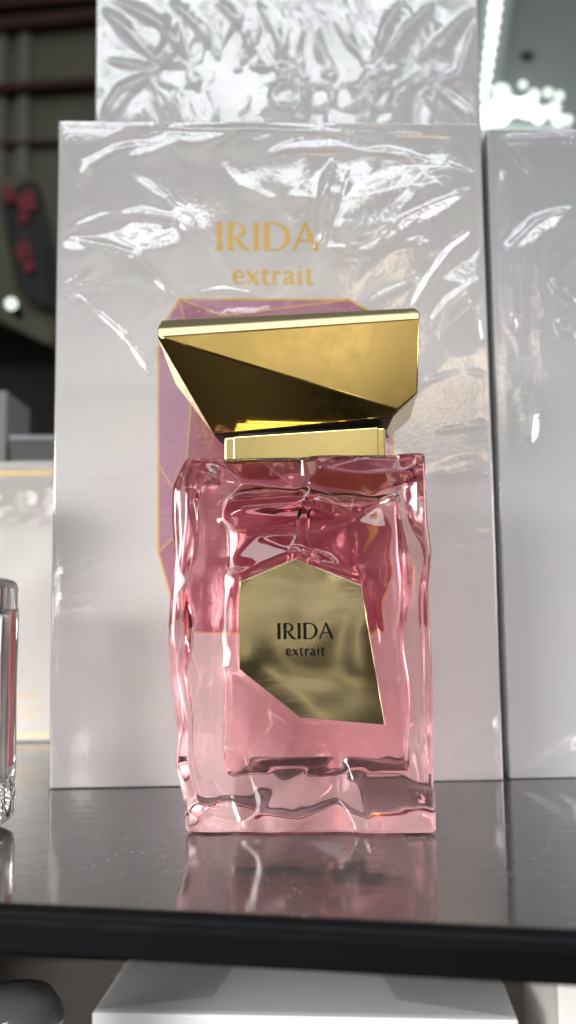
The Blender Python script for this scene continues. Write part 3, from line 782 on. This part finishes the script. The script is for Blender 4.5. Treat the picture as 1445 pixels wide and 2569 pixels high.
# ================================================================== WHITE BOX ON THE RIGHT
RL = on_z(1277, 1955); RW, RH = 149.0, 228.6
ryaw = radians(2.6)
rbox = carton('white_box', 'plain cool white cellophane-wrapped box standing beside the lettered box, cut by the photo edge', 'perfume box', (RL[0] + .0004, RL[1], 0), ryaw, RW, RH, 54, WHITE_COOL)
rn = np.array([-sin(ryaw), cos(ryaw), 0]); ru = np.array([cos(ryaw), sin(ryaw), 0])
def RB(px, py):
    p = on_plane(px, py, RL, rn) - RL; return (float(p @ ru) / MM, float(p[2]) / MM)
def film_right(X, Z):
    H = .3 * perlin(X / 40, Z / 40, 81)
    H += np.exp(-(((X - 16) / 14) ** 2 + ((Z - RB(1400, 720)[1]) / 45) ** 2) ** 1.5) * .35 * ridged(X / 14, Z / 20, 83, 2)
    for p, wd, am, sk in [([(1445,520),(1340,560),(1280,620),(1275,720),(1290,860)], 3.0, 1.3, .3), ([(1260,420),(1262,540),(1256,600)], 1.4, .6, 0), ([(1240,335),(1290,390),(1330,440)], 1.2, -.5, 0),
                          ([(1250,345),(1330,350),(1445,335)], 1.8, .6, 0), ([(1445,760),(1400,730),(1370,700)], 1.6, .8, 0), ([(1445,840),(1410,830),(1390,800)], 1.6, .8, 0), ([(1310,960),(1330,1040),(1325,1120)], 2.2, .6, 0),
                          ([(1445,1840),(1380,1890),(1300,1940)], 1.4, .6, .2), ([(1445,1870),(1400,1900),(1330,1930)], 1.2, .5, 0), ([(1445,330),(1415,345),(1430,365)], 1.2, .8, 0)]:
        crease(H, X, Z, [RB(*q) for q in p], wd, am, sk)
    return H
wrapped_sheet('cellophane_wrap', RW, RH, 54, .6, film_right, FILM, rbox)

# ================================================================== LEFT BACK BOX, with gold lines and small gold print
LL = on_z(40, 1862); lz = (.0564 + (LL[1] + .275) * .159)
lx1 = on_y(132, 1500, LL[1])[0] + .012
LW, LH = 150.0, on_y(60, 1157, LL[1])[2] / MM
lbox = carton('cream_box', 'low cream box with gold bands and tiny gold print, standing further back on the shelf', 'perfume box', (lx1 - LW * MM, LL[1], 0), 0.0, LW, LH, 60, CREAM)
def lz_of(py): return on_y(60, py, LL[1])[2]
for py, th in ((1187, .0016), (1845, .0009)):
    z = lz_of(py); box('gold_band', .0001, (LW - .1) * MM, -.00012, .0002, z - th / 2, z + th / 2, GOLD_FOIL, lbox)
bm = bmesh.new(); rr = random.Random(4)
for py, xa, xb, hgt in ((1748, 20, 92, .0020), (1778, 10, 122, .0012), (1801, 20, 90, .0022)):
    z = lz_of(py); x = on_y(xa, py, LL[1])[0] - (lx1 - LW * MM); xe = on_y(xb, py, LL[1])[0] - (lx1 - LW * MM)
    while x < xe:
        wv = rr.uniform(.0005, .0011); hh = hgt * rr.uniform(.55, 1)
        box_bm(bm, x, x + wv * .45, -.00012, .0002, z, z + hh); box_bm(bm, x + wv * .5, x + wv, -.00014, .0002, z, z + hh * .35)
        x += wv + .0006
bm_obj('gold_print', bm, GOLD_FOIL, lbox)
def film_left(X, Z):
    H = .25 * perlin(X / 30, Z / 30, 91)
    H += .5 * smoothstep(95, 112, Z) * ridged(X / 16, Z / 9, 93, 2) * smoothstep(120, 112, Z)
    return H
wrapped_sheet('cellophane_wrap', LW, LH, 60, .9, film_left, FILM_SOFT, lbox)

# ================================================================== CLEAR BOTTLE AT THE LEFT EDGE
gR = on_z(-2, 2098)
GW, GD, GH = 45.0, 9.0, on_y(20, 1437, gR[1])[2] / MM
clear = empty('clear_bottle', (gR[0] - GW * MM, gR[1] + GD * MM, 0), radians(-2))
tag(clear, 'clear glass perfume bottle with a red strip inside, cut off by the left photo edge', 'perfume bottle')
def simple_loft(hw, hd, z0, z1, ns_, sig_s, sig_z, wob, seed, inset_rows=8):
    Sc = (np.arange(ns_) / ns_ - .5) * PERI; bb = [rect_point(s, hw, hd) for s in Sc]
    bp = np.array([b[0] for b in bb]); bn = np.array([b[1] for b in bb], float)
    rws = [(z0, 1 - q) for q in np.linspace(.1, .95, inset_rows)] + [(z, 0.) for z in np.linspace(z0, z1, 70)] + [(z1, 1 - q) for q in np.linspace(.95, .1, inset_rows)]
    def fn(i, z):
        o = wob * perlin(Sc / 12, np.full(ns_, z / 22), seed) + wob * .4 * perlin(Sc / 4, np.full(ns_, z / 30), seed + 2)
        return np.column_stack([bp + bn * o[:, None], np.full(ns_, z)])
    return loft(ns_, rws, fn, sig_s, sig_z)
V, F = simple_loft(GW, GD, 0, GH, 180, 3.0, 2.2, .35, 101); mesh_obj('glass_body', np.array(V) * MM, F, CLEAR, clear, True)
V, F = simple_loft(GW - 4.2, GD - 3.2, 11, GH - 9, 140, 4, 2.5, .3, 105); mesh_obj('perfume_liquid', np.array(V) * MM, F, RED_LIQ, clear, True)
box('red_backing', (GW - 3.0) * MM, (GW - 1.4) * MM, .001, .0055, .016, (GH - 10) * MM, RED_CORE, clear, .0004)
box('collar', -.012, .012, -.0075, .0075, (GH - .3) * MM, (GH + 7) * MM, GOLD_PALE, clear, .0006)
box('cap', -.019, .019, -.0095, .0095, (GH + 7.2) * MM, (GH + 32) * MM, GOLD, clear, .0012)

# ================================================================== BOXES BEHIND, ON THE LEFT
yb = .262
ba = on_y(17, 980, yb)
b2 = carton('slim_box', 'slim pale grey box whose edge shows above the cream box at far left', 'perfume box', (ba[0] - .07, yb, 0), 0.0, 70, ba[2] / MM, 50, principled('pale_grey_card', (.5, .5, .5), .4, noise=(10, .02)), bev=.8)
yb2 = .245
bb_ = on_y(20, 1092, yb2); bc_ = on_y(140, 1122, yb2)
GREEN = principled('grey_green_card', (.17, .19, .17), .35, noise=(10, .05))
b3 = carton('grey_box', 'low grey-green box with a pale rim, lying behind the cream box', 'perfume box', (bb_[0] + .001, yb2, 0), 0.0, 75, bb_[2] / MM - 3, 60, GREEN, bev=.8)
bm = bmesh.new(); prism_bm(bm, [(0, bb_[2] - .003), (.075, bb_[2] - .003), (.075, bb_[2] - .0012), (0, bb_[2])], lambda a, b, h: (a, h, b), -.0008, .06)
bm_obj('pale_rim', bm, principled('pale_rim_card', (.6, .63, .68), .35), b3)

# ================================================================== UNDER THE SHELF
zt = -.080
c1_, c2_ = on_z(230, 2541, zt), on_z(1300, 2560, zt)
LZ = -.31
lower = box('lower_shelf', -.5, .6, -.12, .6, LZ - .009, LZ, SHELF_GLASS); tag(lower, 'dark glass shelf one level below, holding the lower white boxes', 'shelf')
lyaw = atan2(c2_[1] - c1_[1], c2_[0] - c1_[0]); lw = np.linalg.norm(c2_ - c1_) / MM
LOWW = principled('white_card_lower', (.78, .79, .78), .35, noise=(9, .015))
lowb = carton('wrapped_box', 'white cellophane-wrapped box standing under the shelf with its folded top showing', 'perfume box', (c1_[0], c1_[1], LZ), lyaw, lw, (zt - LZ) / MM, 62, LOWW, bev=.7)
zl = (zt - LZ)
# folded flaps of film on the lid
flapm = film('doubled_cellophane', .2, .06, 1.5)
for sgn in (0, 1):
    bm = bmesh.new()
    q = [(1.0, 1.0), (1.0, 61), (44, 46), (40, 14)] if not sgn else [(lw - 1, 1), (lw - 1, 61), (lw - 46, 46), (lw - 40, 14)]
    prism_bm(bm, [(a * MM, b * MM) for a, b in q], lambda a, b, h: (a, b, h), zl + .0003, zl + .0006)
    bmesh.ops.recalc_face_normals(bm, faces=bm.faces[:]); bmesh.ops.delete(bm, geom=[f for f in bm.faces if f.normal.z < .5], context='FACES_ONLY')
    bm_obj('folded_flap', bm, flapm, lowb)
bm = bmesh.new(); prism_bm(bm, [(.5 * MM, 1.0 * MM), ((lw - .5) * MM, 1.0 * MM), ((lw - 1) * MM, .061), (.001, .061)], lambda a, b, h: (a, b, h), zl + .0008, zl + .00095)
bmesh.ops.recalc_face_normals(bm, faces=bm.faces[:]); bmesh.ops.delete(bm, geom=[f for f in bm.faces if f.normal.z < .5], context='FACES_ONLY')
lid_film = bm_obj('cellophane_wrap', bm, FILM_SOFT, lowb)
# tall neighbour at the right
d1 = on_y(1400, 2500, .06)
rlow = carton('tall_white_box', 'tall white box at the lower right corner under the shelf', 'perfume box', (d1[0], .06, LZ), radians(-2), 150, (-.030 - LZ) / MM, 60, principled('white_card_right', (.78, .76, .72), .4, noise=(9, .015)), bev=.7)
# black bottle at lower left
kx = on_y(62, 2500, .02)
blk = empty('dark_bottle', (kx[0] - .004, .02, LZ)); tag(blk, 'black perfume bottle with a smoky rounded stopper, dim under the shelf at lower left', 'perfume bottle')
DARKG = principled('black_glass', (.008, .008, .009), .06, bump=(40, .2, .004))
zk = kx[2] - LZ
box('bottle_body', -.04, .04, -.02, .03, .0001, zk - .024, DARKG, blk, .004, 4)
SMOKE = principled('smoky_stopper', (.05, .05, .048), .08, bump=(70, .35, .004))
tube_obj('stopper', [(0, 0, zk - .0245), (0, 0, zk - .016), (0, 0, zk - .012), (.001, 0, zk - .004), (.001, 0, zk + .001), (.001, 0, zk + .0025)], [.006, .007, .014, .015, .011, .003], SMOKE, blk, 20)

# ================================================================== BACKGROUND OF THE SHOP
DARKWALL = principled('dark_wall_paint', (.035, .032, .026), .6, noise=(4, .3))
wall = box('back_wall', -1.6, 1.6, 1.35, 1.4, -.5, 2.0, DARKWALL); tag(wall, kind='structure')
yc = 1.2
OLIVE = principled('olive_grey_panel', (.17, .165, .125), .3, noise=(6, .25), stretch=(4, 1, .6))
RAIL = principled('red_brown_rail', (.06, .016, .008), .45, noise=(20, .2))
cab = empty('wall_cabinet', (0, yc, 0)); tag(cab, 'blurred wall cabinet with olive panels and red-brown rails at upper left', 'cabinet')
def Q3(px, py, Y): return on_y(px, py, Y)
xa, xb = Q3(-260, 200, yc)[0], Q3(420, 200, yc)[0]
ztop = Q3(60, -260, yc)[2]; zbot = Q3(60, 800, yc)[2]
box('panel', xa, xb, .0, .03, zbot, ztop, OLIVE, cab)
VB = principled('pale_olive_mullion', (.24, .235, .19), .4)
for px, wpx in ((0, 34), (62, 30)):
    c = Q3(px, 300, yc)[0]; box('mullion', c - wpx / 2 * .00062, c + wpx / 2 * .00062, -.012, -.0005, zbot, Q3(60, 92, yc)[2], VB, cab, .002)
def rail_(p, q, h, depth=.03):
    a, b = Q3(*p, yc), Q3(*q, yc); t = (b - a); t2 = t / t[0]
    a2 = a + t2 * (xa - a[0]); b2_ = a + t2 * (xb - a[0])
    bm = bmesh.new(); prism_bm(bm, [(a2[0], a2[2] - h / 2), (b2_[0], b2_[2] - h / 2), (b2_[0], b2_[2] + h / 2), (a2[0], a2[2] + h / 2)], lambda a, b, hh: (a, hh, b), -depth, -.0008)
    return bm_obj('rail', bm, RAIL, cab)
rail_((0, 85), (240, 62), .018); rail_((0, 40), (240, 22), .008); rail_((0, 243), (240, 226), .011); rail_((0, 372), (240, 362), .006, .016)
DK = principled('black_lacquer', (.006, .006, .005), .5)
bm = bmesh.new(); a = Q3(0, 58, yc); b = Q3(240, 38, yc); tsl = (b[2] - a[2]) / (b[0] - a[0])
za, zb_ = a[2] + tsl * (xa - a[0]), a[2] + tsl * (xb - a[0])
prism_bm(bm, [(xa, za), (xb, zb_), (xb, ztop), (xa, ztop)], lambda a, b, h: (a, h, b), -.012, -.0009); bm_obj('fascia', bm, DK, cab)

ys = .95
scarf = empty('draped_scarf', (0, ys, 0)); tag(scarf, 'blurred pale scarf with dark stripe and red flowers hanging behind, at left edge', 'scarf')
PALE = principled('pale_green_cloth', (.17, .17, .12), .7, noise=(30, .2)); SLATE = principled('slate_cloth', (.045, .05, .052), .7, noise=(40, .2)); RED = principled('red_flower_print', (.27, .03, .045), .6, noise=(60, .3))
def ribbon(name, left, right, y0, thick, m, parent, waves=.006):
    bm = bmesh.new(); n = 14; L_, R_ = [], []
    for i in range(n + 1):
        t = i / n
        def at(lst):
            k = t * (len(lst) - 1); j = min(int(k), len(lst) - 2); f_ = k - j
            return tuple(np.array(lst[j]) * (1 - f_) + np.array(lst[j + 1]) * f_)
        L_.append(at(left)); R_.append(at(right))
    g = []
    for side in (0, 1):
        rows_ = []
        for i in range(n + 1):
            rr_ = []
            for j in range(9):
                f_ = j / 8; px = L_[i][0] * (1 - f_) + R_[i][0] * f_; py = L_[i][1] * (1 - f_) + R_[i][1] * f_
                Y = y0 + waves * sin(f_ * 7 + i * .4) + side * thick
                p = on_y(px, py, ys + y0); rr_.append(bm.verts.new((p[0], Y, p[2])))
            rows_.append(rr_)
        g.append(rows_)
    for s_, rows_ in enumerate(g):
        for i in range(n):
            for j in range(8): bm.faces.new([rows_[i][j], rows_[i][j + 1], rows_[i + 1][j + 1], rows_[i + 1][j]])
    per = [(i, 0) for i in range(n + 1)] + [(n, j) for j in range(1, 9)] + [(i, 8) for i in range(n - 1, -1, -1)] + [(0, j) for j in range(7, 0, -1)]
    for k in range(len(per)):
        (a1, b1), (a2, b2_) = per[k], per[(k + 1) % len(per)]
        bm.faces.new([g[0][a1][b1], g[0][a2][b2_], g[1][a2][b2_], g[1][a1][b1]])
    return bm_obj(name, bm, m, parent, smooth=True)
ribbon('pale_cloth', [(-150, 470), (-60, 640), (-20, 800), (110, 860)], [(128, 435), (150, 560), (170, 690), (190, 880)], 0.0, .003, PALE, scarf)
band = ribbon('dark_stripe', [(2, 480), (12, 580), (40, 690), (80, 760)], [(92, 450), (122, 560), (150, 680), (175, 800)], -.014, .003, SLATE, scarf)
def flower(px, py, r, seed):
    bm = bmesh.new(); rr = random.Random(seed); c = on_y(px, py, ys - .024)
    ring = [(c[0] + r * rr.uniform(.6, 1.15) * cos(k * pi / 6), c[2] + r * 1.3 * rr.uniform(.6, 1.15) * sin(k * pi / 6)) for k in range(12)]
    prism_bm(bm, ring, lambda a, b, h: (a, h, b), -.0245, -.0205); bm_obj('red_flower', bm, RED, band)
for k, (px, py, r) in enumerate(((22, 485, .0085), (68, 505, .012), (60, 545, .007), (62, 630, .011), (72, 665, .008))): flower(px, py, r * 1.15, k)

bulb_p = on_y(28, 762, .58)
bulb = empty('small_lamp', tuple(bulb_p)); tag(bulb, 'tiny round glowing lamp, blurred, in front of the pale scarf at left', 'lamp')
bm = bmesh.new(); bmesh.ops.create_uvsphere(bm, u_segments=16, v_segments=10, radius=.0055); bm_obj('bulb', bm, emit('lamp_glow', (.85, 1, .95), 1.3), bulb, True)
tube_obj('holder', [(0, .004, 0), (0, .012, 0), (0, .03, -.004)], [.0035, .005, .003], BLACK_PLASTIC, bulb)

# metal back panel and the LED strip, upper right
yp = .80
PANEL = principled('brushed_grey_panel', (.30, .335, .32), .4, .3, noise=(5, .12), stretch=(1, 1, .4))
pan = empty('metal_panel', (0, yp, 0)); tag(pan, 'blurred grey metal panel with one brown screw, upper right behind the boxes', 'panel')
px0 = Q3(1150, 200, yp)[0]; px1 = Q3(1750, 200, yp)[0]
box('sheet', px0, px1, .0, .004, Q3(1400, 620, yp)[2], Q3(1400, -260, yp)[2], PANEL, pan)
sc_p = Q3(1322, 142, yp)
bm = bmesh.new(); bmesh.ops.create_uvsphere(bm, u_segments=16, v_segments=8, radius=.0085)
for v in bm.verts: v.co = Vector((sc_p[0] + v.co.x, v.co.y * .4 - .001, sc_p[2] + v.co.z * .75))
bm_obj('screw', bm, principled('brown_screw', (.07, .045, .01), .4, .3), pan, True)

yl = .76
led = empty('led_strip', (0, yl, 0)); tag(led, 'bright LED strip down the grey panel, its reflections below built as glowing discs', 'LED strip')
ALU = principled('aluminium_channel', (.30, .33, .34), .45, .3)
a0, a1, a2_, a3_ = [Q3(*q, yl) for q in ((1196, -120), (1306, -120), (1262, 216), (1190, 216))]
bm = bmesh.new(); prism_bm(bm, [(p[0], p[2]) for p in (a0, a3_, a2_, a1)], lambda a, b, h: (a, h, b), .010, .030); bm_obj('channel', bm, ALU, led)
LEDM = emit('led_and_reflection_glow', (.93, 1, .98), 2.6); LEDG = emit('green_white_glow', (.86, 1, .9), 1.6)
def light_ball(px, py, r, m):
    c = Q3(px, py, yl); bm = bmesh.new(); bmesh.ops.create_uvsphere(bm, u_segments=14, v_segments=8, radius=r)
    for v in bm.verts: v.co = Vector((c[0] + v.co.x, v.co.y * .5, c[2] + v.co.z))
    bm_obj('led_or_reflection', bm, m, led, True)
for k in range(12): light_ball(1252 - 3.3 * k + (k > 6) * -1, -70 + 31 * k * (1 - .008 * k), .0078 - .0003 * k, LEDM)
for px, py, r, m in ((1258, 232, .008, LEDG), (1312, 212, .0035, LEDG), (1340, 238, .005, LEDG), (1250, 282, .012, LEDM), (1222, 290, .011, LEDM), (1285, 268, .009, LEDM), (1322, 270, .010, LEDM), (1350, 292, .006, LEDM), (1366, 282, .006, LEDG), (1400, 300, .006, LEDG), (1392, 268, .005, LEDG), (1375, 232, .004, LEDG), (1403, 240, .004, LEDG), (1425, 300, .004, LEDG)):
    light_ball(px, py, r * 1.25, m)  # row of LED reflections, built as glowing balls
t0, t1 = Q3(1180, 312, yl), Q3(1440, 316, yl)
tube_obj('diffuser_tube', [(t0[0], .02, t0[2]), (t1[0], .02, t1[2])], .009, emit('diffuser_glow', (.85, 1, .92), .7), led)

# ================================================================== LIGHT
def area(name, loc, target, sx, sy, L, color=(1, 1, 1), spread=180):
    ld = bpy.data.lights.new(name, 'AREA'); ld.shape = 'RECTANGLE'; ld.size = sx; ld.size_y = sy
    ld.energy = L * pi * sx * sy; ld.color = color; ld.spread = radians(spread)
    o = bpy.data.objects.new(name, ld); col.objects.link(o); o.location = loc
    d = Vector(target) - Vector(loc); o.rotation_euler = d.to_track_quat('-Z', 'Y').to_euler()
    return o
area('ceiling_strip_light', (0.0, -.75, 1.05), (0, 0, .15), 1.6, .10, 6.8, (.93, .97, 1))
area('ceiling_strip_light', (-.25, -1.15, 1.05), (0, 0, .15), 1.0, .12, 6.8, (.95, .98, 1))
area('ceiling_strip_light', (.35, -.35, 1.1), (0, 0, .15), .9, .05, 9, (.93, .97, 1))
area('added_low_fill', (-.40, -.55, .13), (.0, .05, -.09), .26, .18, 2.9, (1, .94, .935), 46)  # added fill from the left, brightens the lower part of the boxes
area('added_low_fill', (.58, -.50, .14), (-.02, .05, -.05), .26, .18, 1.3, (1, .95, .96), 52)  # weaker added fill from the right
area('added_streak_light', (-.15, -1.3, -.05), (0.0, 0, .06), .03, .34, 3.0, (1, .93, .8))  # added narrow light, makes the vertical streak on the label plate
under = area('under_shelf_strip', (0, -.058, -.0098), (0, -.02, -.2), .9, .008, 25, (.96, .98, 1))
area('warm_spot_light', (.22, -.74, .33), (0.05, 0, .12), .13, .09, 3.2, (1, .72, .45))

w = bpy.data.worlds.new('World'); scene.world = w; w.use_nodes = True
nt = w.node_tree; nt.nodes.clear()
out = nt.nodes.new('ShaderNodeOutputWorld'); bg = nt.nodes.new('ShaderNodeBackground'); nt.links.new(bg.outputs[0], out.inputs[0])
tc = nt.nodes.new('ShaderNodeTexCoord'); sp = nt.nodes.new('ShaderNodeSeparateXYZ'); nt.links.new(tc.outputs['Generated'], sp.inputs[0])
cr = nt.nodes.new('ShaderNodeValToRGB'); mr = nt.nodes.new('ShaderNodeMapRange'); mr.inputs[1].default_value = -1; mr.inputs[2].default_value = 1
nt.links.new(sp.outputs['Z'], mr.inputs[0]); nt.links.new(mr.outputs[0], cr.inputs[0])
e = cr.color_ramp.elements
e[0].position = 0; e[0].color = (.05, .043, .038, 1); e[1].position = 1; e[1].color = (.16, .165, .17, 1)
for p, c in ((.36, (.05, .043, .038)), (.44, (.10, .09, .085)), (.50, (.13, .12, .11)), (.55, (.28, .26, .25)), (.585, (.85, .81, .77)), (.64, (.85, .81, .78)), (.70, (.30, .30, .30)), (.80, (.15, .155, .16))):
    x = e.new(p); x.color = (*c, 1)
mp = nt.nodes.new('ShaderNodeMapping'); mp.inputs['Scale'].default_value = (1, 1, .12); nt.links.new(tc.outputs['Generated'], mp.inputs[0])
tn = nt.nodes.new('ShaderNodeTexNoise'); tn.inputs['Scale'].default_value = 8.5; tn.inputs['Detail'].default_value = 1.2; nt.links.new(mp.outputs[0], tn.inputs['Vector'])
m2 = nt.nodes.new('ShaderNodeMapRange'); m2.inputs[1].default_value = .36; m2.inputs[2].default_value = .64; m2.inputs[3].default_value = .2; m2.inputs[4].default_value = 1.7
nt.links.new(tn.outputs['Fac'], m2.inputs[0])
vm = nt.nodes.new('ShaderNodeVectorMath'); vm.operation = 'SCALE'; nt.links.new(cr.outputs[0], vm.inputs[0]); nt.links.new(m2.outputs[0], vm.inputs['Scale'])
nt.links.new(vm.outputs[0], bg.inputs[0]); bg.inputs[1].default_value = .72

# ================================================================== RENDER SETTINGS
scene.render.engine = 'CYCLES'
c = scene.cycles
c.max_bounces = 28; c.transmission_bounces = 22; c.glossy_bounces = 8; c.diffuse_bounces = 4; c.transparent_max_bounces = 24; c.volume_bounces = 0
c.use_denoising = True; c.denoiser = 'OPENIMAGEDENOISE'; c.sample_clamp_indirect = 12; c.blur_glossy = .3
c.caustics_reflective = True; c.caustics_refractive = True
vs = scene.view_settings; vs.view_transform = 'Standard'; vs.look = 'None'; vs.exposure = .17; vs.gamma = 1; vs.use_curve_mapping = False
